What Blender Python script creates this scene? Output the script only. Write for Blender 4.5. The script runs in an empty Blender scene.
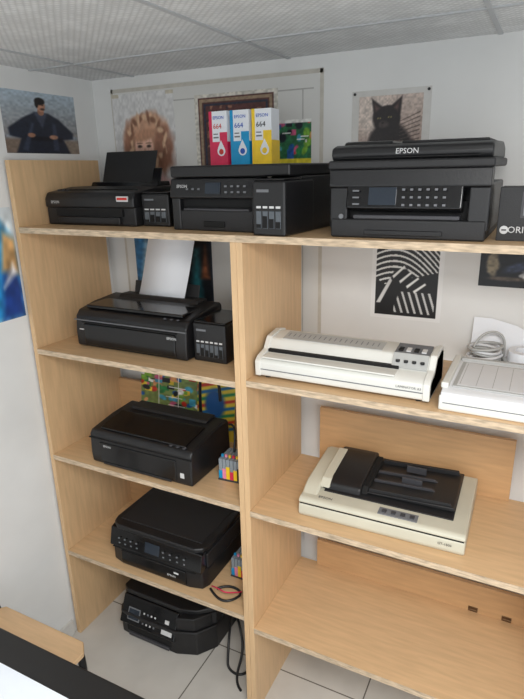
import bpy, bmesh, math, random
import numpy as np
from mathutils import Vector, Matrix
random.seed(4)
S=bpy.context.scene
S.view_settings.view_transform='Standard'
COL=bpy.context.collection
def lin(c): 
    c=np.asarray(c,float)/255
    return np.where(c<=.04045,c/12.92,((c+.055)/1.055)**2.4)
def srgb(r,g,b):
    return tuple(float(v) for v in lin((r,g,b)))+(1,)
MC={}
def mat(name,rgb,rough=.5,metal=0,noise=0,nscale=40,bump=0,coat=0,stretch=(1,1,1)):
    if name in MC: return MC[name]
    m=bpy.data.materials.new(name);m.use_nodes=True;nt=m.node_tree;b=nt.nodes['Principled BSDF']
    c=srgb(*rgb)
    b.inputs['Base Color'].default_value=c;b.inputs['Roughness'].default_value=rough;b.inputs['Metallic'].default_value=metal
    b.inputs['Coat Weight'].default_value=coat
    tc=nt.nodes.new('ShaderNodeTexCoord');mp=nt.nodes.new('ShaderNodeMapping');mp.inputs['Scale'].default_value=stretch
    nt.links.new(tc.outputs['Object'],mp.inputs[0])
    n=nt.nodes.new('ShaderNodeTexNoise');n.inputs['Scale'].default_value=nscale;n.inputs['Detail'].default_value=4
    nt.links.new(mp.outputs[0],n.inputs['Vector'])
    if noise:
        r=nt.nodes.new('ShaderNodeValToRGB')
        r.color_ramp.elements[0].position=.3;r.color_ramp.elements[1].position=.7
        r.color_ramp.elements[0].color=tuple(v*(1-noise) for v in c[:3])+(1,)
        r.color_ramp.elements[1].color=tuple(min(1,v*(1+noise*.5)) for v in c[:3])+(1,)
        nt.links.new(n.outputs['Fac'],r.inputs[0]);nt.links.new(r.outputs[0],b.inputs['Base Color'])
    if bump:
        bp=nt.nodes.new('ShaderNodeBump');bp.inputs['Strength'].default_value=bump;bp.inputs['Distance'].default_value=.002
        nt.links.new(n.outputs['Fac'],bp.inputs['Height']);nt.links.new(bp.outputs[0],b.inputs['Normal'])
    MC[name]=m;return m
BLK=mat('black_plastic',(25,25,27),.4,noise=.15,nscale=200,bump=.15)
BLKM=mat('black_matte_plastic',(31,31,33),.55,noise=.12,nscale=300,bump=.3)
GLO=mat('black_gloss_plastic',(15,15,17),.16,noise=.05)
DARK=mat('dark_recess',(8,8,9),.8,noise=.1)
DGR=mat('dark_grey_plastic',(62,62,66),.5,noise=.1,nscale=150)
GRY=mat('grey_plastic',(112,114,118),.5,noise=.06)
LGR=mat('light_grey_plastic',(176,177,175),.5,noise=.05)
CRM=mat('cream_plastic',(218,218,212),.45,noise=.05,nscale=8)
BEI=mat('beige_plastic',(198,194,176),.5,noise=.06,nscale=8)
WHT=mat('white_plastic',(218,219,221),.45,noise=.03,nscale=10)
PAP=mat('white_paper',(232,235,240),.8,noise=.03,nscale=6)
INK={k:mat('ink_'+k,v,.35,noise=.1) for k,v in dict(cyan=(0,150,205),magenta=(214,40,84),yellow=(245,205,40),red=(205,50,40),black=(20,20,22),pink=(235,140,170),blue=(40,90,190),green=(60,150,80)).items()}
LCD=mat('lcd_glass',(40,48,58),.1,noise=.05)
LBL=mat('label_print',(205,205,205),.6,noise=.03)
CLR=mat('translucent_tank',(140,150,158),.2,noise=.05)
TKW=mat('tank_window',(88,94,100),.2,noise=.1)

def finish(ob,m,parent=None,bevel=0,seg=2,smooth=False):
    COL.objects.link(ob)
    if m: ob.data.materials.append(m)
    if parent: ob.parent=parent
    if bevel:
        mod=ob.modifiers.new('bev','BEVEL');mod.width=bevel;mod.segments=seg;mod.limit_method='ANGLE';mod.angle_limit=math.radians(28);mod.harden_normals=True
    if bevel or smooth:
        for p in ob.data.polygons:p.use_smooth=True
    return ob
def meshob(name,vs,fs):
    me=bpy.data.meshes.new(name);me.from_pydata(vs,[],fs);me.validate()
    bm=bmesh.new();bm.from_mesh(me);bmesh.ops.recalc_face_normals(bm,faces=bm.faces);bm.to_mesh(me);bm.free()
    return bpy.data.objects.new(name,me)
def box(name,x0,x1,y0,y1,z0,z1,m,parent=None,bevel=0,seg=2):
    vs=[(x,y,z) for x in(x0,x1) for y in(y0,y1) for z in(z0,z1)]
    fs=[(0,1,3,2),(4,6,7,5),(0,4,5,1),(2,3,7,6),(0,2,6,4),(1,5,7,3)]
    return finish(meshob(name,vs,fs),m,parent,bevel,seg)
def prism(name,prof,a0,a1,m,parent=None,bevel=0,axis='x',seg=2):
    n=len(prof);vs=[]
    for a in(a0,a1):
        for p,q in prof:
            vs.append({'x':(a,p,q),'y':(p,a,q),'z':(p,q,a)}[axis])
    fs=[tuple(range(n)),tuple(range(2*n-1,n-1,-1))]+[(i,(i+1)%n,n+(i+1)%n,n+i) for i in range(n)]
    return finish(meshob(name,vs,fs),m,parent,bevel,seg)
def cyl(name,loc,r,h,m,parent=None,axis='z',r2=None,n=28,bevel=0,inner=0):
    r2=r if r2 is None else r2;vs=[];fs=[]
    rings=[(r,0),(r2,h)]
    def pt(rr,t,a):
        c,s=math.cos(a)*rr,math.sin(a)*rr
        v={'z':(c,s,t),'y':(c,t,s),'x':(t,c,s)}[axis];return tuple(v[i]+loc[i] for i in range(3))
    for rr,t in rings:
        for i in range(n):vs.append(pt(rr,t,2*math.pi*i/n))
    for i in range(n):fs.append((i,(i+1)%n,n+(i+1)%n,n+i))
    if inner:
        for rr,t in ((inner,0),(inner,h)):
            for i in range(n):vs.append(pt(rr,t,2*math.pi*i/n))
        for i in range(n):
            j=(i+1)%n
            fs+=[(2*n+i,3*n+i,3*n+j,2*n+j),(i,2*n+i,2*n+j,j),(n+i,n+j,3*n+j,3*n+i)]
    else: fs+=[tuple(range(n)),tuple(range(2*n-1,n-1,-1))]
    return finish(meshob(name,vs,fs),m,parent,bevel or .0006,2)
def tube(name,pts,r,m,parent=None,cyc=False):
    cu=bpy.data.curves.new(name,'CURVE');cu.dimensions='3D';cu.bevel_depth=r;cu.bevel_resolution=3;cu.resolution_u=10
    sp=cu.splines.new('NURBS');sp.points.add(len(pts)-1)
    for i,p in enumerate(pts):sp.points[i].co=(*p,1)
    sp.use_endpoint_u=True;sp.order_u=3;sp.use_cyclic_u=cyc
    tmp=bpy.data.objects.new(name,cu);COL.objects.link(tmp)
    bpy.context.view_layer.update()
    me=bpy.data.meshes.new_from_object(tmp.evaluated_get(bpy.context.evaluated_depsgraph_get()))
    bpy.data.objects.remove(tmp)
    me.materials.clear()
    return finish(bpy.data.objects.new(name,me),m,parent,0,smooth=True)
def text(name,body,size,loc,m,parent=None,rot=(math.pi/2,0,0),align='LEFT'):
    cu=bpy.data.curves.new(name,'FONT');cu.body=body;cu.size=size;cu.extrude=.0002;cu.align_x=align;cu.resolution_u=2
    tmp=bpy.data.objects.new(name,cu);COL.objects.link(tmp);bpy.context.view_layer.update()
    me=bpy.data.meshes.new_from_object(tmp.evaluated_get(bpy.context.evaluated_depsgraph_get()))
    bpy.data.objects.remove(tmp);me.materials.clear()
    ob=bpy.data.objects.new(name,me);ob.location=loc;ob.rotation_euler=rot
    return finish(ob,m,parent)
def empty(name,loc,rz=0):
    e=bpy.data.objects.new(name,None);e.location=loc;e.rotation_euler=(0,0,math.radians(rz));e.empty_display_size=.05;COL.objects.link(e);return e
def place(ob,loc,rot):
    ob.location=loc;ob.rotation_euler=rot;return ob

z1,l2,l3,l4,r2,r3,r4=1.656,1.243,.8315,.4108,1.2523,.8242,.3736
W=.822;T=.018;WY=.044;ZC=2.14
# ---------------- room ----------------
WM=mat('painted_wall',(224,224,222),.75,noise=.09,nscale=2.6)
RX=3.3;RY=-3.4
box('wall_back',-.012,RX,WY,WY+.1,0,ZC,WM)
box('wall_left',-.112,-.012,RY,WY+.1,0,ZC,WM)
def tilemat(name,c,gc,sx,sy,ox,oy,w,rough,nscale=5,emboss=False):
    m=bpy.data.materials.new(name);m.use_nodes=True;nt=m.node_tree;b=nt.nodes['Principled BSDF'];b.inputs['Roughness'].default_value=rough
    tc=nt.nodes.new('ShaderNodeTexCoord');sp=nt.nodes.new('ShaderNodeSeparateXYZ');nt.links.new(tc.outputs['Object'],sp.inputs[0])
    outs=[]
    def M(op,a,bv=None):
        n=nt.nodes.new('ShaderNodeMath');n.operation=op
        for i,v in enumerate((a,bv)):
            if v is None: continue
            if isinstance(v,(int,float)):n.inputs[i].default_value=v
            else:nt.links.new(v,n.inputs[i])
        return n.outputs[0]
    for ax,o,s in((0,ox,sx),(1,oy,sy)):
        a=M('SUBTRACT',sp.outputs[ax],o);a=M('DIVIDE',a,s);a=M('FRACT',a);a=M('SUBTRACT',a,.5);a=M('ABSOLUTE',a);a=M('GREATER_THAN',a,.5-w/s/2);outs.append(a)
    g=M('MAXIMUM',*outs)
    mx=nt.nodes.new('ShaderNodeMix');mx.data_type='RGBA'
    n=nt.nodes.new('ShaderNodeTexNoise');n.inputs['Scale'].default_value=nscale;n.inputs['Detail'].default_value=3
    nt.links.new(tc.outputs['Object'],n.inputs['Vector'])
    fac=n.outputs['Fac']
    if emboss:
        k=2*math.pi/.04
        a=M('SINE',M('MULTIPLY',M('ADD',sp.outputs[0],sp.outputs[1]),k));c2=M('SINE',M('MULTIPLY',M('SUBTRACT',sp.outputs[0],sp.outputs[1]),k))
        d=M('MULTIPLY',a,c2);d=M('ABSOLUTE',d)
        k3=2*math.pi/.3
        e1=M('MULTIPLY',M('SINE',M('MULTIPLY',M('ADD',sp.outputs[0],sp.outputs[1]),k3)),M('SINE',M('MULTIPLY',M('SUBTRACT',sp.outputs[0],sp.outputs[1]),k3)))
        fac=M('ADD',M('MULTIPLY',d,.32),M('ADD',M('MULTIPLY',fac,.5),M('MULTIPLY',e1,.09)))
        bp=nt.nodes.new('ShaderNodeBump');bp.inputs['Strength'].default_value=.4;bp.inputs['Distance'].default_value=.003
        nt.links.new(d,bp.inputs['Height']);nt.links.new(bp.outputs[0],b.inputs['Normal'])
    r=nt.nodes.new('ShaderNodeValToRGB');cc=srgb(*c);r.color_ramp.elements[0].position=.3;r.color_ramp.elements[1].position=.62
    q=.76 if emboss else .86
    r.color_ramp.elements[0].color=tuple(v*q for v in cc[:3])+(1,);r.color_ramp.elements[1].color=cc
    nt.links.new(fac,r.inputs[0])
    nt.links.new(g,mx.inputs[0]);nt.links.new(r.outputs[0],mx.inputs[6]);mx.inputs[7].default_value=srgb(*gc)
    nt.links.new(mx.outputs[2],b.inputs['Base Color'])
    return m
FM=tilemat('floor_tiles',(206,202,195),(110,105,98),.6,.6,.56,-.2,.005,.22)
CM=tilemat('ceiling_tiles',(228,229,229),(150,152,153),.6,.6,.78,-.24,.008,.7,30,True)
box('floor',-.112,RX,RY,WY+.1,-.05,0,FM)
box('ceiling',-.112,RX,RY,WY+.1,ZC,ZC+.05,CM)
SKR=mat('skirting',(205,203,198),.5,noise=.05)
box('baseboard_left',-.012,-.002,RY,-.41,0,.07,SKR,bevel=.002)
TG=mat('ceiling_grid_metal',(180,182,184),.5,noise=.03)
k=0
for x in(.18,.78,1.38,1.98,2.58,3.18):
    box('trim_%d'%k,x-.006,x+.006,RY,WY,ZC-.003,ZC,TG);k+=1
for y in(-.24,-.84,-1.44,-2.04,-2.64):
    box('trim_%d'%k,-.012,RX,y-.006,y+.006,ZC-.0035,ZC,TG);k+=1
# ---------------- shelves ----------------
def wood(name,stretch,rgb=(211,176,134)):
    return mat(name,rgb,.4,noise=.11,nscale=9,bump=.05,stretch=stretch)
WX=wood('birch_laminate_x',(1,9,9));WZ=wood('birch_laminate_z',(9,9,.9));WB=wood('birch_laminate_back',(1,9,9),(200,160,116))
EDG=mat('worn_edge_band',(200,178,150),.6,noise=.4,nscale=30,stretch=(1,6,6))
def shelf_unit(x0,x1,leftz,shelves,strips):
    e=empty('wooden_bookshelf',(x0,0,0));w=x1-x0
    box('side_panel_left',0,T,-.4,0,0,leftz,WZ,e,.001)
    box('side_panel_right',w-T,w,-.4,0,0,shelves[0]-T,WZ,e,.001)
    for i,z in enumerate(shelves):
        a,b=(0 if (i==0 and leftz<z) else T),(w if i==0 else w-T)
        box('shelf_%d'%i,a,b,-.399,0,z-T,z,WX,e,.0008)
        box('edge_band_%d'%i,a,b,-.4012,-.399,z-T,z,EDG,e)
    for i,(xa,xb,za,zb) in enumerate(strips):
        box('back_rail_%d'%i,xa,xb,-.016,-.001,za,zb,WB,e,.001)
    return e
shelf_unit(0,W,1.863,[z1,l2,l3,l4],[(T,W-T,l3,l3+.17),(T,W-T,l4,l4+.12)])
u2=shelf_unit(W+.0005,W+.92,z1-T,[z1,r2,r3,r4],[(.095,.72,r3,1.03),(.09,.90,r4,.485)])
HM=mat('hinge_metal',(110,85,60),.4,.8,noise=.2)
for i,x in enumerate((.64,.745)):
    box('hinge_leaf_%d'%i,x,x+.03,-.019,-.016,r4+.004,r4+.022,HM,u2,.001)
    cyl('hinge_pin_%d'%i,(x+.002,-.020,r4+.013),.003,.026,HM,u2,'x')
# ---------------- printed pictures ----------------
PM=bpy.data.materials.new('printed_picture');PM.use_nodes=True
_b=PM.node_tree.nodes['Principled BSDF'];_a=PM.node_tree.nodes.new('ShaderNodeVertexColor');_a.layer_name='ink'
PM.node_tree.links.new(_a.outputs[0],_b.inputs['Base Color']);_b.inputs['Roughness'].default_value=.45
def vnoise(U,V,f,seed=0):
    r=np.random.default_rng(seed);g=r.random((int(f)+3,int(f)+3));x=U*f;y=V*f;i=np.clip(x.astype(int),0,int(f)+1);j=np.clip(y.astype(int),0,int(f)+1)
    a=x-i;b=y-j;a=a*a*(3-2*a);b=b*b*(3-2*b)
    return (g[i,j]*(1-a)+g[i+1,j]*a)*(1-b)+(g[i,j+1]*(1-a)+g[i+1,j+1]*a)*b
class Pic:
    def __init__(s,nx,ny):
        u=np.linspace(0,1,nx);v=np.linspace(0,1,ny);s.V,s.U=np.meshgrid(v,u,indexing='ij');s.nx,s.ny=nx,ny
        s.C=np.ones((ny,nx,3))*255.
    def fill(s,c0,c1=None):
        c0=np.array(c0,float);c1=c0 if c1 is None else np.array(c1,float)
        s.C=c0+(c1-c0)*s.V[...,None]
    def mix(s,m,c): 
        m=np.clip(m,0,1)[...,None];s.C=s.C*(1-m)+np.array(c,float)*m
    def ell(s,cx,cy,rx,ry,c,soft=.15,rot=0,wob=0,seed=0):
        dx=s.U-cx;dy=s.V-cy;a=math.radians(rot);x=dx*math.cos(a)+dy*math.sin(a);y=-dx*math.sin(a)+dy*math.cos(a)
        d=np.sqrt((x/rx)**2+(y/ry)**2)
        if wob:d=d+wob*(vnoise(s.U,s.V,14,seed)-.5)
        s.mix((1-d)/soft+.5,c)
    def poly(s,pts,c,soft=.012):
        n=len(pts);ins=np.zeros_like(s.U,bool);dist=np.ones_like(s.U)*9
        for i in range(n):
            x0,y0=pts[i];x1,y1=pts[(i+1)%n]
            cr=((y0>s.V)!=(y1>s.V));xi=(x1-x0)*(s.V-y0)/((y1-y0) if y1!=y0 else 1e-9)+x0
            ins^=cr&(s.U<xi)
            t=np.clip(((s.U-x0)*(x1-x0)+(s.V-y0)*(y1-y0))/((x1-x0)**2+(y1-y0)**2+1e-9),0,1)
            dist=np.minimum(dist,np.hypot(s.U-x0-t*(x1-x0),s.V-y0-t*(y1-y0)))
        s.mix(.5+np.where(ins,dist,-dist)/(2*soft),c)
    def rect(s,x0,y0,x1,y1,c): s.mix(((s.U>=x0)&(s.U<=x1)&(s.V>=y0)&(s.V<=y1)).astype(float),c)
    def grain(s,amt,f=20,seed=5): s.C=np.clip(s.C*(1+amt*(vnoise(s.U,s.V,f,seed)[...,None]-.5)),0,255)
def hang(name,pic,O,uu,vv,thick=.0015):
    O,uu,vv=map(np.array,(O,uu,vv))
    P=(uu[None,None]*(pic.U-.5)[...,None]+vv[None,None]*(pic.V)[...,None]).reshape(-1,3)
    nx,ny=pic.nx,pic.ny;fs=[(j*nx+i,j*nx+i+1,(j+1)*nx+i+1,(j+1)*nx+i) for j in range(ny-1) for i in range(nx-1)]
    me=bpy.data.meshes.new(name);me.from_pydata(P.tolist(),[],fs)
    at=me.color_attributes.new('ink','FLOAT_COLOR','POINT');c=np.ones((nx*ny,4));c[:,:3]=lin(pic.C.reshape(-1,3));at.data.foreach_set('color',c.ravel())
    me.materials.append(PM);o=bpy.data.objects.new(name,me);o.location=O;COL.objects.link(o)
    md=o.modifiers.new('paper','SOLIDIFY');md.thickness=thick
    return o
def hb(name,pic,x0,z0,x1,z1_,lift=0.0008):
    return hang(name,pic,((x0+x1)/2,WY-lift,z0),(x1-x0,0,0),(0,0,z1_-z0),lift+.0002)
def hl(name,pic,y0,z0,y1,z1_):
    return hang(name,pic,(-.0112,(y0+y1)/2,z0),(0,y1-y0,0),(0,0,z1_-z0),.001)
# man
p=Pic(100,80);p.fill((120,110,104),(170,186,198))
p.ell(.2,.16,.5,.16,(120,104,92),.4,wob=.4);p.ell(.85,.14,.4,.2,(138,124,110),.4,wob=.4,seed=2);p.poly([(0,.3),(.2,.36),(.5,.28),(.8,.38),(1,.3),(1,.24),(0,.24)],(142,150,158),.03)
p.poly([(.12,0),(.2,.24),(.06,.28),(.05,.4),(.26,.58),(.42,.68),(.6,.67),(.74,.58),(.93,.36),(.92,.26),(.78,.24),(.86,0)],(30,36,50),.015)
p.poly([(.40,.68),(.5,.42),(.58,.67)],(66,72,88),.015);p.poly([(.26,.3),(.76,.26),(.76,.2),(.26,.22)],(18,20,28),.02)
p.poly([(.2,.06),(.36,.5),(.39,.49),(.27,.04)],(54,62,80),.012);p.poly([(.62,.06),(.64,.52),(.69,.5),(.7,.04)],(52,60,78),.012)
p.ell(.5,.69,.045,.06,(150,108,86));p.ell(.51,.79,.058,.098,(182,134,108));p.ell(.5,.86,.07,.06,(26,22,22),.3);p.ell(.455,.81,.022,.06,(30,24,24),.4);p.ell(.53,.735,.03,.018,(70,46,38),.6)
p.ell(.535,.80,.012,.008,(50,34,30),.6);p.ell(.64,.28,.06,.035,(180,134,108),.4);p.ell(.34,.3,.05,.035,(170,124,98),.4);p.grain(.22,30)
hl('portrait_poster',p,-.375,1.885,-.06,2.075)
p=Pic(40,60);p.fill((190,205,212),(214,222,226));p.poly([(.3,0),(.5,.5),(.75,.92),(1,.7),(1,0)],(40,140,200),.05);p.poly([(.6,0),(.7,.4),(.9,.55),(1,.3),(1,0)],(30,60,130),.06);p.poly([(.7,.45),(.8,.8),(1,.72),(1,.4)],(190,150,100),.04);p.poly([(.7,.3),(.95,.42),(.9,.5)],(240,240,244),.04);p.grain(.5,12)
hl('cloth_poster',p,-.62,1.36,-.40,1.72)
k=empty('backing_sheet',(.4825,WY,1.6525))
SHT=mat('taped_sheet',(216,215,211),.4,noise=.06,nscale=3);TAPE=mat('clear_tape',(198,193,182),.3,noise=.1);SL=mat('sheet_line',(178,176,172),.5,noise=.1)
def flat(nm,x0,x1,z0,z1_,m,o): return finish(meshob(nm,[(x0,o,z0),(x1,o,z0),(x1,o,z1_),(x0,o,z1_)],[(0,1,2,3)]),m,k)
flat('sheet',-.4125,.4125,-.4525,.4525,SHT,-.0004);flat('tape_top',-.41,.41,.438,.45,TAPE,-.0007);flat('tape_right',.40,.412,-.45,.45,TAPE,-.0007);flat('tape_left',-.412,-.402,-.45,.45,TAPE,-.0007)
flat('fold_line',.342,.346,-.45,.40,SL,-.0007);flat('fold_line_2',-.4,.38,.396,.400,SL,-.0007)
# woman
p=Pic(90,130);p.fill((196,194,193),(214,213,212))
p.poly([(.02,.1),(.1,.28),(.3,.38),(.5,.4),(.75,.36),(.94,.26),(1,.1),(1,0),(0,0)],(214,176,172),.03)
p.ell(.53,.6,.38,.24,(176,132,108),.25,wob=.35);p.ell(.55,.73,.31,.11,(196,152,124),.4,wob=.3,seed=4);p.ell(.8,.54,.16,.18,(146,102,82),.5,wob=.4,seed=5);p.ell(.24,.56,.1,.16,(152,108,86),.5,wob=.4,seed=7)
for i in range(34):
    a=i*2.4;p.ell(.53+.31*math.cos(a)*(0.9+.1*math.sin(i)),.61+.2*math.sin(a),.05,.022,(212,176,144) if i%2 else (130,90,70),.8,rot=i*37)
p.ell(.5,.43,.08,.08,(186,138,118),.3);p.ell(.48,.56,.155,.135,(220,178,158),.22);p.ell(.5,.67,.19,.045,(184,138,110),.5,rot=8)
p.ell(.41,.58,.035,.012,(60,42,40),.6);p.ell(.56,.58,.035,.012,(60,42,40),.6);p.ell(.41,.605,.045,.006,(120,84,66),.8);p.ell(.56,.605,.045,.006,(120,84,66),.8);p.ell(.49,.54,.018,.03,(198,152,134),.8);p.ell(.49,.485,.045,.012,(180,72,74),.6)
p.rect(.0,.97,.12,1,(196,188,168));p.rect(.88,.97,1,1,(196,188,168));p.grain(.15,40)
hb('woman_poster',p,.075,1.66,.345,2.085,.0014)
# carpet-like framed poster
p=Pic(120,110);U,V=p.U,p.V;p.fill((86,46,44));d=np.maximum(abs(U-.5),abs(V-.5))
p.mix((d>.455).astype(float),(206,202,192));p.mix(((d>.40)&(d<.44)).astype(float),(150,128,104));p.mix(((d>.36)&(d<.385)).astype(float),(40,42,60))
r=np.hypot((U-.5),(V-.5));p.mix((r<.26).astype(float),(40,46,76));p.mix(((r<.21)&(np.sin(np.arctan2(V-.5,U-.5)*8)>0)).astype(float),(160,110,74));p.mix((r<.08).astype(float),(140,50,44))
inn=(d<.36);p.mix((vnoise(U,V,24,3)>.8)*inn*.5,(190,150,110));p.mix((vnoise(U,V,22,8)>.8)*inn*.6,(34,34,54));p.grain(.3,40)
hb('carpet_poster',p,.43,1.80,.742,2.06,.0014)
def busy(nx,ny,seed,base,n=60,big=.12,pal=None):
    p=Pic(nx,ny);p.fill(base);r=random.Random(seed);pal=pal or [(40,130,70),(230,200,60),(190,50,40),(30,90,160),(240,240,235),(20,30,40),(210,150,100),(120,170,60),(200,90,130),(70,160,190)]
    for i in range(n):
        x,y=r.random(),r.random();a,b=r.uniform(.02,big),r.uniform(.02,big);c=r.choice(pal)
        if i%3==0:p.rect(x-a,y-b,x+a,y+b,c)
        else:p.ell(x,y,a,b,c,.4,rot=r.random()*90)
    for i in range(8):
        x,y=r.random()*.8,r.random();p.rect(x,y,x+.18,y+.012,(245,245,240))
    p.grain(.3,30);return p
p=busy(60,60,2,(44,110,70),40,.1);p.rect(0,0,.05,1,(232,232,228));p.rect(0,.94,1,1,(232,232,228));p.rect(.3,.0,1,.3,(226,210,60));p.grain(.2)
hb('colour_chart',p,.70,1.80,.855,1.965,.0014)
# cat
p=Pic(90,90);p.fill((150,128,118),(190,174,164));p.ell(.2,.75,.3,.3,(206,192,182),.8)
p.poly([(.08,0),(.12,.25),(.2,.48),(.34,.64),(.6,.66),(.76,.5),(.92,.3),(.95,0)],(34,28,29),.03)
p.ell(.45,.68,.22,.19,(30,25,26),.12,wob=.15);p.poly([(.25,.7),(.2,.97),(.42,.82)],(30,24,26),.015);p.poly([(.48,.83),(.68,.98),(.66,.68)],(30,24,26),.015)
p.poly([(.27,.78),(.245,.9),(.34,.83)],(84,62,60),.02);p.poly([(.56,.83),(.64,.92),(.62,.77)],(80,58,56),.02)
p.ell(.4,.6,.08,.05,(66,56,55),.6);p.ell(.39,.625,.02,.014,(24,18,18),.5);p.ell(.33,.69,.03,.013,(140,130,80),.5);p.ell(.5,.7,.03,.013,(140,130,80),.5);p.ell(.33,.69,.008,.012,(10,10,10),.4);p.ell(.5,.7,.008,.012,(10,10,10),.4)
for i in range(5):
    x=.3+.09*i;p.poly([(x,.08),(x+.03,.4-.02*i),(x+.04,.4-.02*i),(x+.015,.08)],(60,52,52),.012)
for i in range(7): p.poly([(.66,.64-.05*i),(.97,.76-.06*i),(.97,.745-.06*i),(.66,.63-.05*i)],(78,66,62),.006)
p.grain(.3,40)
k=empty('cat_poster',(1.10,WY,1.80))
finish(meshob('plastic_sleeve',[(-.115,-.0005,0),(.115,-.0005,0),(.115,-.0005,.23),(-.115,-.0005,.23)],[(0,1,2,3)]),mat('plastic_sleeve',(206,204,200),.25,noise=.05),k)
o=hang('picture',p,(0,-.0014,.018),(.186,0,0),(0,0,.196));o.parent=k
for x,z in((-.107,.222),(.107,.222)): cyl('pin',(x,-.004,z),.004,.004,INK['black'],k,'y')
# black and white line print
p=Pic(120,140);U,V=p.U,p.V;p.fill((22,22,24))
t=(V-.9*U*.5);fan=np.sin((V+.35*(U-.1)**2-.12*np.sin(U*3.5))*88)
hand=(V>.40+.25*U)&(np.hypot((U-.55)/.62,(V-.78)/.40)<1)
p.mix((fan>.5)*hand*1.0,(222,222,220))
f2=np.sin((U*.9+.35*V)*74);low=(V<.36)&(U>.34)&(U<.9)&(V>.09);p.mix((f2>.55)*low*1.0,(196,196,195))
p.poly([(.08,.1),(.32,.62),(.5,.66),(.62,.5),(.42,.38),(.3,.08)],(14,14,16),.012)
for i in range(4): p.poly([(.3+.1*i,.56-.06*i),(.46+.1*i,.70-.07*i),(.48+.1*i,.68-.07*i),(.32+.1*i,.53-.06*i)],(230,230,228),.006)
p.poly([(.08,.2),(.14,.2),(.3,.5),(.27,.54)],(210,210,208),.006)
M_=(U<.06)|(U>.94)|(V<.05)|(V>.955);p.mix(M_.astype(float),(230,230,229))
hb('zebra_print',p,1.065,1.355,1.285,1.60)
p=Pic(60,50);p.fill((16,18,24));p.ell(.2,.55,.1,.3,(130,120,100),.5,wob=.4);p.ell(.6,.5,.25,.1,(50,60,84),.6,rot=30);p.ell(.72,.3,.1,.1,(200,200,200),.5,wob=.5);p.ell(.45,.2,.3,.05,(90,80,70),.7);p.grain(.5)
hb('dark_poster',p,1.385,1.48,1.56,1.60)
p=Pic(90,80);p.fill((52,66,84),(96,116,134));p.poly([(0,0),(0,1),(.3,1),(.2,.5),(.32,0)],(40,104,150),.03);p.poly([(.05,.2),(.16,.9),(.24,.6),(.18,.1)],(190,206,214),.04);p.ell(.4,.6,.13,.35,(206,200,196),.4,rot=10);p.poly([(.62,0),(.56,.5),(.66,1),(1,1),(1,0)],(26,30,36),.03);p.poly([(.72,.1),(.78,.8),(.84,.8),(.86,.1)],(40,110,120),.04);p.poly([(.86,.4),(.92,.85),(.96,.4)],(150,90,60),.03);p.grain(.4,24)
hb('blue_poster',p,.12,1.33,.47,1.60,.0014)
p=busy(150,100,9,(120,140,80),150,.05);p.rect(.62,0,1,1,(232,206,70));
for i in range(9):p.poly([(.62,.1*i),(1,.1*i+.18),(1,.1*i+.22),(.62,.1*i+.05)],[(30,110,170),(200,60,50),(40,140,90)][i%3],.01)
p.ell(.8,.5,.1,.22,(40,90,150),.4);p.rect(0,.93,.62,1,(60,130,60))
for i in range(12): p.rect(.04+.05*i,.955,.07+.05*i,.972,(240,240,230))
for x in(.2,.41): p.rect(x,0,x+.008,.93,(238,238,232))
hang('magazine_poster',p,(.36,-.04,l3),(.44,0,0),(0,.035,.27),.0006)
wr=empty('curved_wire_stand',(.46,-.075,l3))
tube('hook',[(0,0,0),(0,0,.2),(.01,0,.27),(.05,0,.3),(.09,0,.27),(.09,0,.18)],.006,BLK,wr)

# ---------------- printers ----------------
def tank(e,x0,x1,y0,y1,h,n=4):
    box('ink_tank_case',x0,x1,y0,y1,0,h,BLK,e,.006,3)
    box('ink_tank_lid',x0+.003,x1-.003,y0+.004,y1-.004,h,h+.006,GLO,e,.003)
    w=(x1-x0-.02)/n
    for i in range(n):
        a=x0+.01+i*w
        box('ink_window_%d'%i,a+.002,a+w-.002,y0-.0015,y0+.002,h*.14,h*.46,TKW,e,.001)
        box('ink_level_%d'%i,a+.003,a+w-.003,y0-.0025,y0,h*.15,h*(.22+.05*((i*7)%4)),DARK,e)
        box('ink_label_%d'%i,a+.003,a+w-.003,y0-.001,y0+.001,h*.51,h*.55,LBL,e)
    box('name_label',x0+.014,x0+.014+.035,y0-.001,y0+.001,h*.80,h*.85,GRY,e)

# A small inkjet
e=empty('inkjet_printer',(.03,-.29,z1))
box('lower_body',0,.375,.006,.25,0,.06,BLKM,e,.006)
prism('upper_body',[(0,.055),(0,.085),(.012,.104),(.12,.118),(.25,.118),(.25,.055)],0,.375,BLK,e,.007)
box('output_slot',.05,.33,-.001,.01,.03,.052,DARK,e)
box('output_tray',.06,.32,-.006,.008,.006,.028,BLK,e,.003)
box('top_seam',.02,.355,.05,.052,.108,.1125,DARK,e)
prism('rear_feed',[(.17,.116),(.18,.132),(.245,.132),(.25,.116)],.05,.34,GLO,e,.004)
b=box('paper_support',0,.225,0,.004,0,.115,BLKM,e,.002);place(b,(.065,.215,.125),(math.radians(-20),0,0))
b=box('support_flap',0,.05,0,.004,0,.055,GLO,e,.002);place(b,(.295,.20,.122),(math.radians(-15),0,math.radians(-20)))
box('badge',.31,.355,-.002,.002,.076,.092,LBL,e);box('badge_red',.313,.352,-.0026,-.001,.081,.088,INK['red'],e)
tank(e,.38,.485,.03,.2,.098)
for i in range(3): cyl('button_%d'%i,(.025+i*.02,.045,.108),.005,.004,DGR,e)
text('front_lettering','EPSON',.012,(.03,-.001,.07),LBL,e)

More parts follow.
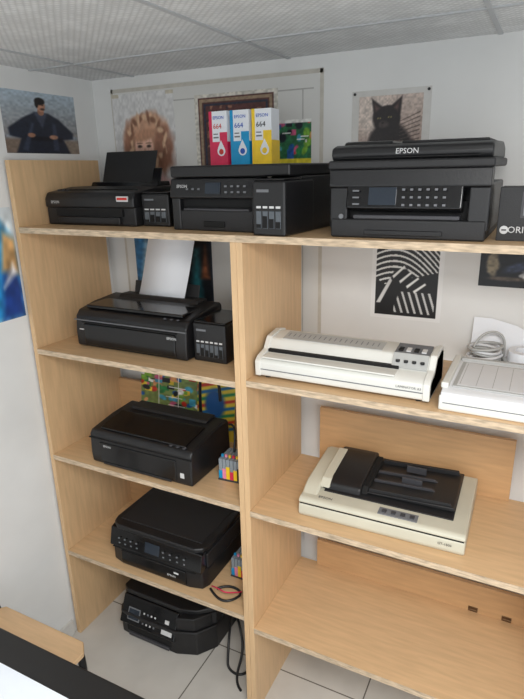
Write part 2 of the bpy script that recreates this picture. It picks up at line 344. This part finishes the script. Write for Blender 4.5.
# B tank all-in-one
e=empty('all_in_one_printer',(.573,-.325,z1),-4)
box('cassette',.005,.285,.004,.28,0,.058,BLKM,e,.005)
box('body_left',0,.03,0,.28,.0,.125,BLK,e,.005);box('body_right',.27,.30,0,.28,.0,.125,BLK,e,.004)
box('body_rear',.02,.29,.06,.28,.05,.125,BLK,e,.003)
box('slot_dark',.03,.27,.02,.07,.056,.09,DARK,e)
box('output_tray',.04,.26,.002,.06,.056,.062,DGR,e,.002)
prism('control_panel',[(0,.088),(-.008,.092),(.002,.142),(.04,.146),(.04,.088)],0,.30,BLK,e,.004)
def panel(e,x0,x1,z0,z1_,y,m,name,tilt):
    b=box(name,0,x1-x0,-(.0015),.001,0,z1_-z0,m,e,.0008);place(b,(x0,y,z0),(math.radians(-tilt),0,0));return b
panel(e,.125,.175,.102,.132,-.0075,LCD,'screen',11)
for i in range(4):
    for j in range(2): panel(e,.19+i*.02,.198+i*.02,.104+j*.015,.109+j*.015,-.007,GRY,'key_%d_%d'%(i,j),11)
for i in range(3): panel(e,.06+i*.02,.068+i*.02,.112,.117,-.007,GRY,'keyl_%d'%i,11)
box('scanner_lid',0,.385,.0,.28,.145,.176,BLK,e,.006,3)
box('tank_side_body',.30,.392,.05,.28,0,.145,BLK,e,.005)
tank(e,.30,.395,-.045,.12,.135,4)
box('cassette_handle',.11,.18,-.001,.006,.012,.028,DARK,e,.002)
text('front_lettering','EPSON',.012,(.03,-.0105,.118),LBL,e,(math.radians(79),0,0))
# ink cartons
for i,(c,c2) in enumerate((('magenta','red'),('cyan','blue'),('yellow','yellow'))):
    k=empty('ink_bottle_carton',(.616+i*.069,-.17+.004*i,z1+.1765),-3+2*i)
    box('carton',0,.062,0,.055,0,.15,PAP,k,.001)
    box('colour_band',.0,.062,-.0006,.0004,.0,.066,INK[c],k);box('colour_edge',.0,.010,-.0007,.0004,.066,.15,INK[c],k);box('colour_patch',.036,.062,-.0007,.0004,.066,.092,INK[c],k)
    box('side_band',.0615,.0626,.0,.055,0,.066,INK[c],k)
    text('lettering','EPSON',.0125,(.014,-.001,.128),INK['blue'],k)
    text('number','664',.02,(.014,-.001,.102),INK[c2] if c!='yellow' else INK['black'],k)
    box('small_print',.014,.032,-.001,.0,.076,.080,GRY,k);box('small_print_2',.014,.03,-.001,.0,.086,.089,GRY,k)
    cyl('drop',(.04,-.0009,.04),.014,.0008,PAP,k,'y');prism('drop_tip',[(.0285,.048),(.04,.070),(.0515,.048)],-.0015,.0001,PAP,k,axis='y')
    cyl('drop_core',(.04,-.0016,.038),.008,.0008,INK[c2],k,'y')

# C wide all-in-one with feeder
e=empty('office_multifunction_printer',(1.066,-.362,z1))
Wc=.365
box('cassette',.004,Wc-.004,.0,.31,0,.045,BLKM,e,.005);box('cassette_lip',.09,.27,-.004,.004,.008,.02,BLK,e,.002)
box('body_left',0,.045,.004,.31,.02,.125,BLK,e,.005);box('body_right',Wc-.045,Wc,.004,.31,.02,.125,BLK,e,.005)
box('body_rear',.03,Wc-.03,.08,.31,.04,.125,BLK,e,.003)
box('output_cavity',.045,Wc-.045,.03,.09,.045,.085,DARK,e);box('output_tray',.06,Wc-.06,.0,.08,.045,.055,DGR,e,.003)
prism('front_fascia',[(.0,.115),(-.004,.12),(.0,.158),(.05,.158),(.05,.115)],0,Wc,BLK,e,.005)
prism('control_panel',[(.028,.06),(-.012,.07),(.0,.136),(.05,.136),(.05,.06)],.045,Wc-.055,GLO,e,.004)
panel(e,.10,.165,.078,.118,-.012,LCD,'screen',10)
for i in range(6):
    for j in range(3): panel(e,.178+i*.018,.185+i*.018,.076+j*.017,.081+j*.017,-.0115,GRY,'key_%d_%d'%(i,j),10)
for j in range(3): panel(e,.062,.078,.078+j*.015,.082+j*.015,-.0115,GRY,'side_key_%d'%j,10)
box('scanner_lid',-.004,Wc+.004,-.004,.315,.158,.178,BLKM,e,.006,3)
prism('document_feeder',[(.01,.176),(.002,.19),(.006,.206),(.03,.212),(.24,.216),(.29,.205),(.30,.176)],.002,Wc-.002,BLK,e,.006)
box('feeder_seam',.03,Wc-.03,.0,.006,.182,.184,DARK,e)
prism('feeder_hump',[(.06,.210),(.08,.222),(.2,.226),(.24,.210)],.01,.13,GLO,e,.006)
box('feeder_tray',.15,Wc-.02,.08,.27,.213,.220,BLKM,e,.003)
text('front_lettering','EPSON',.017,(.155,.0015,.190),LBL,e,(math.radians(78),0,0))
cyl('badge',(.03,.001,.05),.006,.004,GRY,e,'y')

# black carton
k=empty('cartridge_carton',(1.447,-.325,z1))
box('carton',0,.12,0,.09,0,.115,BLKM,k,.0015);text('lettering','ORIGINAL',.02,(.022,-.001,.018),LBL,k)
cyl('logo',(.015,-.0012,.024),.009,.001,LBL,k,'y');box('picture',.045,.1,-.001,.001,.05,.105,DGR,k);box('picture_inner',.05,.075,-.0016,.001,.055,.1,GRY,k);box('logo_bar',.01,.02,-.0022,0,.0225,.0255,BLK,k)

# D photo printer with ink tank
e=empty('photo_printer',(.125,-.315,l2))
Wd=.46
prism('body',[(.0,.004),(-.002,.05),(.004,.108),(.022,.128),(.10,.142),(.215,.150),(.225,.14),(.23,.0)],0,Wd,BLK,e,.008,seg=3)
box('front_tray_panel',.04,Wd-.04,-.006,.004,.012,.086,GLO,e,.005,3)
box('front_seam',.035,Wd-.035,-.004,.002,.089,.092,DARK,e)
box('top_cover',.03,Wd-.03,.03,.15,.133,.1445,GLO,e,.004,3)
box('gloss_band',.0,Wd,-.003,.003,.096,.0985,GRY,e)
prism('rear_feed',[(.16,.145),(.175,.158),(.225,.156),(.228,.145)],.06,.40,BLKM,e,.004)
b=box('paper_support',0,.28,0,.004,0,.06,BLKM,e,.002);place(b,(.09,.215,.14),(math.radians(-15),0,0))
text('front_lettering','EPSON',.012,(Wd-.07,-.0065,.07),LBL,e)
for i in range(3): cyl('button_%d'%i,(Wd-.09+i*.025,.02,.128),.006,.004,DGR,e)
box('indicator',.02,.04,-.0035,.002,.063,.066,LBL,e)
tank(e,Wd+.005,Wd+.125,.03,.2,.125,6)
ph=[];fs=[]
for j in range(9):
    t=j/8
    for x in(0,.195): ph.append((x+.03*t,.075*t-.02*math.sin(t*1.6)*t,.235*t))
for j in range(8): fs.append((2*j,2*j+1,2*j+3,2*j+2))
p=meshob('letter_sheet',ph,fs);finish(p,PAP,None,smooth=True);p.location=(.262,-.128,l2+.156)
p.modifiers.new('s','SOLIDIFY').thickness=.0006

def ciss(name,loc,rz=0):
    e=empty(name,loc,rz);n=6
    for i,c in enumerate(('cyan','pink','yellow','magenta','yellow','black')):
        x=i*.0135
        box('chamber_%d'%i,x,x+.0122,0,.085,.004,.078,CLR,e,.002)
        box('ink_fill_%d'%i,x-.0004,x+.0126,-.0008,.086,.006,.036+.008*(i%3),INK[c],e,.001)
        cyl('plug_%d'%i,(x+.006,.02,.078),.0045,.008,INK[c],e)
    box('side_label',.081,.0822,.01,.075,.015,.06,INK['yellow'],e)
    box('base',-.003,.084,-.003,.09,0,.005,DGR,e,.001)
    tube('ribbon_hose',[(.03,.06,.078),(.03,.07,.12),(.02,.09,.15),(.0,.11,.155),(-.02,.13,.14)],.004,BLK,e)
    return e
# E
e=empty('photo_printer',(.186,-.375,l3))
We=.43
prism('body',[(.0,.002),(-.003,.04),(.0,.112),(.012,.126),(.12,.142),(.235,.148),(.245,.135),(.25,.0)],0,We,BLK,e,.009,seg=3)
box('front_tray_panel',.045,We-.06,-.006,.004,.014,.088,GLO,e,.004,3)
box('front_seam',.0,We,-.004,.002,.098,.101,DARK,e)
box('lower_lip',.06,We-.08,-.009,.0,.008,.016,BLKM,e,.002)
prism('top_cover',[(.02,.129),(.022,.134),(.14,.1505),(.15,.146)],.035,We-.035,GLO,e,.003)
prism('rear_feed',[(.17,.146),(.18,.156),(.235,.156),(.24,.146)],.05,We-.05,BLKM,e,.004)
box('disc_mark',We-.045,We-.03,-.004,.002,.03,.048,LBL,e)
text('front_lettering','EPSON',.011,(.065,-.0066,.074),LBL,e)
for i in range(3): cyl('button_%d'%i,(We-.09+i*.026,.02,.127),.007,.004,DGR,e)
ciss('ink_supply_tank',(.665,-.29,l3),4)
# F
e=empty('all_in_one_printer',(.207,-.368,l4))
Wf=.42
plan=[(.012,.012),(.06,.0),(.36,.0),(.408,.012),(.42,.04),(.42,.29),(0,.29),(0,.04)]
prism('base',plan,0,.075,BLK,e,.006,'z',3)
prism('front_panel',[(.0,.072),(-.002,.078),(.014,.142),(.05,.15),(.05,.072)],.008,Wf-.008,GLO,e,.006)
box('mid_body',.002,Wf-.002,.04,.288,.074,.132,BLKM,e,.005)
prism('scanner_lid',[(.012,.03),(.04,.012),(.38,.012),(.408,.03),(.418,.06),(.418,.288),(.002,.288),(.002,.06)],.140,.160,BLK,e,.007,'z',3)
prism('lid_inset',[(.03,.05),(.39,.05),(.39,.27),(.03,.27)],.158,.1625,BLKM,e,.003,'z')
panel(e,.17,.235,.088,.128,.0,LCD,'screen',13)
for i in range(4): 
    for j in range(2): panel(e,.05+i*.027,.057+i*.027,.09+j*.02,.095+j*.02,.0,GRY,'key_%d_%d'%(i,j),13)
for i in range(4):
    for j in range(2): panel(e,.25+i*.03,.257+i*.03,.09+j*.02,.095+j*.02,.0,GRY,'keyr_%d_%d'%(i,j),13)
box('output_door',.06,.35,-.006,.002,.01,.066,GLO,e,.004)
box('tray_seam',.02,.39,-.002,.004,.068,.071,DARK,e)
text('front_lettering','EPSON',.012,(.27,-.0065,.028),LBL,e);box('disc_mark',.30,.32,-.0068,.0,.045,.052,LBL,e)
ciss('ink_supply_tank',(.672,-.25,l4),0)
cb=empty('power_cable',(.63,-.345,l4))
tube('cable',[(.01,0,.006),(.05,-.03,.006),(.1,-.03,.006),(.13,.03,.008),(.06,.04,.012),(.03,.01,.006)],.0045,BLK,cb)
tube('hose',[(.01,.01,.01),(.05,-.01,.03),(.09,-.02,.03),(.12,.03,.01)],.0022,INK['magenta'],cb)
# G on floor
e=empty('all_in_one_printer',(.15,-.315,0))
pl=[(0,.03),(.02,.004),(.06,0),(.29,0),(.37,.03),(.42,.1),(.42,.28),(0,.28)]
prism('base',pl,.0,.11,BLK,e,.006,'z',3)
pl2=[(.004,.06),(.03,.04),(.3,.04),(.36,.06),(.416,.11),(.416,.278),(.004,.278)]
prism('upper_body',pl2,.11,.165,BLKM,e,.004,'z',3)
prism('scanner_lid',pl2,.168,.19,BLK,e,.006,'z',3)
prism('control_panel',[(-.004,.06),(-.012,.066),(.035,.168),(.06,.168),(.06,.06)],.02,.29,GLO,e,.005)
panel(e,.055,.115,.085,.135,-.004,GRY,'screen_bezel',24.5)
panel(e,.060,.110,.090,.130,-.0027,LCD,'screen',24.5)
for i in range(4):
    for j in range(3): panel(e,.13+i*.018,.137+i*.018,.085+j*.018,.092+j*.018,-.004+j*.008,LBL if (i+j)%3 else GRY,'key_%d_%d'%(i,j),24.5)
panel(e,.225,.275,.08,.11,-.006,LBL,'sticker',24.5);panel(e,.235,.255,.118,.133,.011,LBL,'sticker_2',24.5)
box('output_slot',.05,.27,-.001,.02,.025,.055,DARK,e);box('output_tray',.06,.26,-.008,.0,.008,.024,DGR,e,.002)
prism('front_right_bulge',[(.29,.01),(.36,.035),(.405,.095),(.36,.09),(.3,.05)],.11,.168,BLK,e,.004,'z')
box('rear_unit',.10,.4,.2,.3,.19,.205,BLKM,e,.004)
cb=empty('power_cable',(.60,-.25,0))
tube('cable',[(.0,.1,.12),(.03,.03,.10),(.05,-.02,.04),(.06,-.04,.006),(.12,-.05,.006),(.15,.02,.006),(.17,.12,.006)],.005,BLK,cb)
tube('cable_2',[(.0,.12,.15),(.06,.06,.14),(.1,.02,.06),(.11,-.08,.006),(.15,-.10,.006)],.005,BLK,cb)

# laminator
e=empty('laminator',(.853,-.365,r2))
Wl=.485
prism('body',[(0,.008),(-.002,.05),(.012,.06),(.05,.068),(.075,.10),(.135,.108),(.17,.10),(.18,.05),(.18,.008)],0,Wl,CRM,e,.006,seg=3)
box('feed_slot',.02,Wl-.09,.044,.06,.062,.0755,DARK,e);box('feed_shelf',.02,Wl-.09,.0,.046,.061,.066,CRM,e,.002)
box('front_seam',0.004,Wl-.004,-.003,.002,.028,.030,GRY,e)
for nm,a,b_ in(('end_cap_left',0,.018),('end_cap_right',Wl-.018,Wl)):
    prism(nm,[(-.003,.008),(-.005,.052),(.010,.064),(.05,.073),(.075,.105),(.135,.112),(.173,.104),(.183,.05),(.183,.008)],a,b_,CRM,e,.003)
def onsl(name,x0,x1,s0,s1,m,off=.002,bev=.0005):
    g=lambda s:(.075+.06*s,.100+.008*s+off)
    a,b_=g(s0),g(s1)
    prism(name,[(a[0],a[1]-.004),(b_[0],b_[1]-.004),b_,a],x0,x1,m,e,bev)
onsl('vent_panel',.05,.34,.05,.95,LGR,.0015)
for i in range(18): onsl('vent_%d'%i,.06+i*.0155,.0618+i*.0155,.35,.7,GRY,.0022,0)
onsl('control_panel',.375,.465,-.05,1.0,GRY,.003)
for i in range(4): onsl('switch_%d'%i,.383+i*.02,.395+i*.02,.15,.5,LBL if i%2 else INK['black'],.006)
prism('control_face',[(.047,.070),(.0455,.074),(.0725,.1035),(.076,.1)],.375,.465,LGR,e)
for i in range(4): cyl('knob_%d'%i,(.389+i*.021,.056,.0835),.0055,.006,BLK,e)
for x in(.03,Wl-.03):
    for y in(.02,.16): cyl('foot',(x,y,0),.008,.009,BLK,e)
text('front_lettering','LAMINATOR A3',.009,(.40,-.0032,.036),GRY,e)
# white machine at right
e=empty('comb_binding_machine',(1.362,-.385,r2))
box('base',0,.335,0,.27,0,.04,CRM,e,.005,3)
prism('top_plate',[(.0,.038),(.0,.046),(.012,.052),(.26,.058),(.27,.05),(.27,.038)],.004,.331,WHT,e,.003)
box('bed',.025,.31,.03,.22,.052,.0575,LGR,e,.002);box('bed_inset',.035,.30,.038,.212,.0575,.0582,WHT,e)
for i in range(7): box('rule_%d'%i,.04+i*.037,.0415+i*.037,.045,.205,.0582,.0584,LGR,e)
box('ruler_bar',.02,.32,.225,.24,.055,.066,LGR,e,.002);box('front_seam',0.01,.33,-.001,.001,.02,.022,GRY,e)
box('clamp',.0,.018,.02,.25,.05,.066,CRM,e,.004)
# stacked tape rolls lying flat and a coiled cable behind the machine
k=empty('paper_tape_roll',(1.53,-.058,r2))
cyl('roll',(0,0,0),.05,.045,LGR,k,'z',inner=.026);cyl('roll_2',(.006,.0,.045),.046,.03,PAP,k,'z',inner=.026)
k=empty('cable_coil',(1.43,-.062,r2))
for i in range(9):
    r=.036+.004*(i%3);ti=.02*math.sin(i*1.7)
    tube('loop_%d'%i,[(r*math.cos(a)*1.05,r*math.sin(a),.008+.0085*i+ti*.3*math.cos(a)) for a in [2*math.pi*t/12 for t in range(12)]],.004,WHT if i%2 else LGR,k,True)
tube('lead',[(-.03,0,.07),(-.02,.02,.10),(.02,.04,.115),(.05,.05,.09),(.046,.05,.02),(.046,.05,.004)],.0035,LGR,k)
k=empty('sheet_of_paper',(1.385,-.012,r2))
finish(meshob('page',[(0,0,0),(.15,0,0),(.15,.035,.105),(.12,.04,.12),(.05,.045,.135),(0,.045,.135)],[(0,1,2,3,4,5)]),PAP,k)

# scanner
e=empty('flatbed_scanner',(.98,-.355,r3),1)
Ws=.475
prism('base',[(.0,.01),(.006,.0),(.30,.0),(.31,.01),(.31,.05),(.002,.042)],0,Ws,BEI,e,.005,seg=3)
box('dark_gap',.004,Ws-.004,.004,.305,.041,.05,DARK,e)
prism('lid',[(.0,.046),(.002,.056),(.012,.062),(.30,.075),(.31,.068),(.31,.05)],0,Ws,BEI,e,.005,seg=3)
def pad(nm,x0,x1,y0,y1,h,m,bev=.002,h0=-.004):
    s=lambda y:.062+.0451*(y-.012)
    return prism(nm,[(y0,s(y0)+h0),(y1,s(y1)+h0),(y1,s(y1)+h),(y0,s(y0)+h)],x0,x1,m,e,bev)
pad('black_deck',.06,.435,.06,.305,.003,BLKM)
prism('feeder_body',[(.07,.06),(.075,.084),(.10,.098),(.25,.114),(.29,.104),(.298,.07)],.05,.17,BLK,e,.008,seg=3)
prism('feeder_hatch',[(.062,.075),(.085,.096),(.12,.103),(.25,.1165),(.255,.10),(.08,.07)],.045,.075,BEI,e,.003)
prism('feeder_side',[(.02,.056),(.05,.075),(.075,.086),(.26,.104),(.295,.09),(.30,.06)],.0,.05,BEI,e,.008,seg=3)
prism('feeder_mouth',[(.08,.07),(.10,.088),(.27,.101),(.28,.075)],.165,.188,DARK,e,.002)
prism('paper_tray',[(.18,.072),(.185,.078),(.43,.088),(.435,.082),(.43,.074)],.085,.285,BLK,e,.003,'y')
prism('tray_ridge_front',[(.19,.076),(.19,.088),(.42,.096),(.425,.086)],.090,.098,BLKM,e,.001,'y')
prism('tray_ridge_mid',[(.19,.076),(.19,.086),(.36,.093),(.37,.085)],.150,.158,DGR,e,.001,'y')
prism('tray_ridge_mid_2',[(.19,.076),(.19,.086),(.36,.093),(.37,.085)],.205,.213,DGR,e,.001,'y')
prism('tray_ridge_rear',[(.19,.076),(.19,.090),(.42,.100),(.425,.086)],.270,.280,BLKM,e,.001,'y')
box('paper_guide',.27,.33,.165,.171,.082,.104,DGR,e,.001)
box('paper_guide_2',.27,.33,.235,.241,.084,.106,DGR,e,.001)
pad('operation_panel',.235,.345,.014,.045,.0025,GRY,.001)
for i in range(4): pad('button_%d'%i,.245+i*.026,.258+i*.026,.022,.036,.005,DGR,.001)
text('front_lettering','EPSON',.014,(.055,.022,.0632),DGR,e,(math.radians(3),0,0))
text('model_lettering','GT-1500',.010,(.405,-.0015,.024),DGR,e)

k=empty('wall_outlet',(.865,WY,.47));box('plate',-.03,.03,-.008,0,-.04,.04,WHT,k,.003)
for i in(-.01,.01): cyl('socket',(i,-.0092,.0),.004,.0015,DARK,k,'y')

# desk + chair
k=empty('desk',(0,0,0))
Dx0,Dx1,Dy1,Dy0=.465,1.40,-1.0,-1.5
RIM=mat('black_edge_trim',(28,27,27),.45,noise=.1);DW=mat('white_desktop',(226,232,240),.3,noise=.02)
box('top_rim',Dx0-.055,Dx1,Dy0,Dy1,.72,.75,RIM,k,.006,3);box('top_surface',Dx0-.03,Dx1-.03,Dy0+.06,Dy1-.075,.7485,.7515,DW,k)
for x in(Dx0+.03,Dx1-.07):
    for y in(Dy0+.03,Dy1-.07): box('leg',x,x+.04,y,y+.04,0,.72,RIM,k,.003)
k=empty('wooden_chair',(.06,-.74,0))
SW=wood('chair_plywood',(1,9,9),(210,176,136))
prism('seat',[(.0,-.36),(.36,-.36),(.40,-.32),(.40,-.03),(.37,0),(.03,0),(0,-.03)],.435,.453,SW,k,.004,'z',3)
FR=mat('black_steel_tube',(26,26,28),.35,.4,noise=.1)
for y in(-.02,-.34):
    tube('frame_side',[(-.025,y,.86),(-.02,y,.6),(-.002,y,.46),(.03,y,.425),(.2,y,.425),(.37,y,.425),(.375,y,.4),(.375,y,.2),(.375,y,.0)],.012,FR,k)
    tube('back_leg',[(.03,y,.425),(.02,y,.2),(.01,y,0)],.011,FR,k)
tube('top_rail',[(-.025,-.02,.86),(-.025,-.18,.88),(-.025,-.34,.86)],.011,FR,k)
box('backrest',-.040,-.028,-.34,-.02,.66,.84,SW,k,.004)

# ---------------- lights ----------------
def area(name,loc,rot,sx,sy,p,c=(1,1,1)):
    l=bpy.data.lights.new(name,'AREA');l.shape='RECTANGLE';l.size=sx;l.size_y=sy;l.energy=p;l.color=c
    o=bpy.data.objects.new(name,l);o.location=loc;o.rotation_euler=rot;COL.objects.link(o)
area('ceiling_lamp',(1.7,-1.7,ZC-.03),(0,0,0),.6,.6,36,(1,.99,.97))
area('ceiling_lamp.001',(2.6,-2.6,ZC-.03),(0,0,0),.6,.6,28,(.95,.975,1))
w=bpy.data.worlds.new('world');S.world=w;w.use_nodes=True
w.node_tree.nodes['Background'].inputs[0].default_value=(.92,.965,1,1);w.node_tree.nodes['Background'].inputs[1].default_value=1.4
# ---------------- camera ----------------
cd=bpy.data.cameras.new('camera');co=bpy.data.objects.new('camera',cd);COL.objects.link(co)
Rw=Matrix(((.89304,.44948,-.02094),(.12093,-.28458,-.95099),(-.43341,.84675,-.30850)))
M3=Matrix((Rw[0],-Rw[1],-Rw[2])).transposed()
M=M3.to_4x4();M.translation=Vector((1.5494,-1.6825,1.8189));co.matrix_world=M
cd.sensor_fit='VERTICAL';cd.sensor_height=24;cd.lens=555.84/699*24;cd.clip_start=.01
S.camera=co
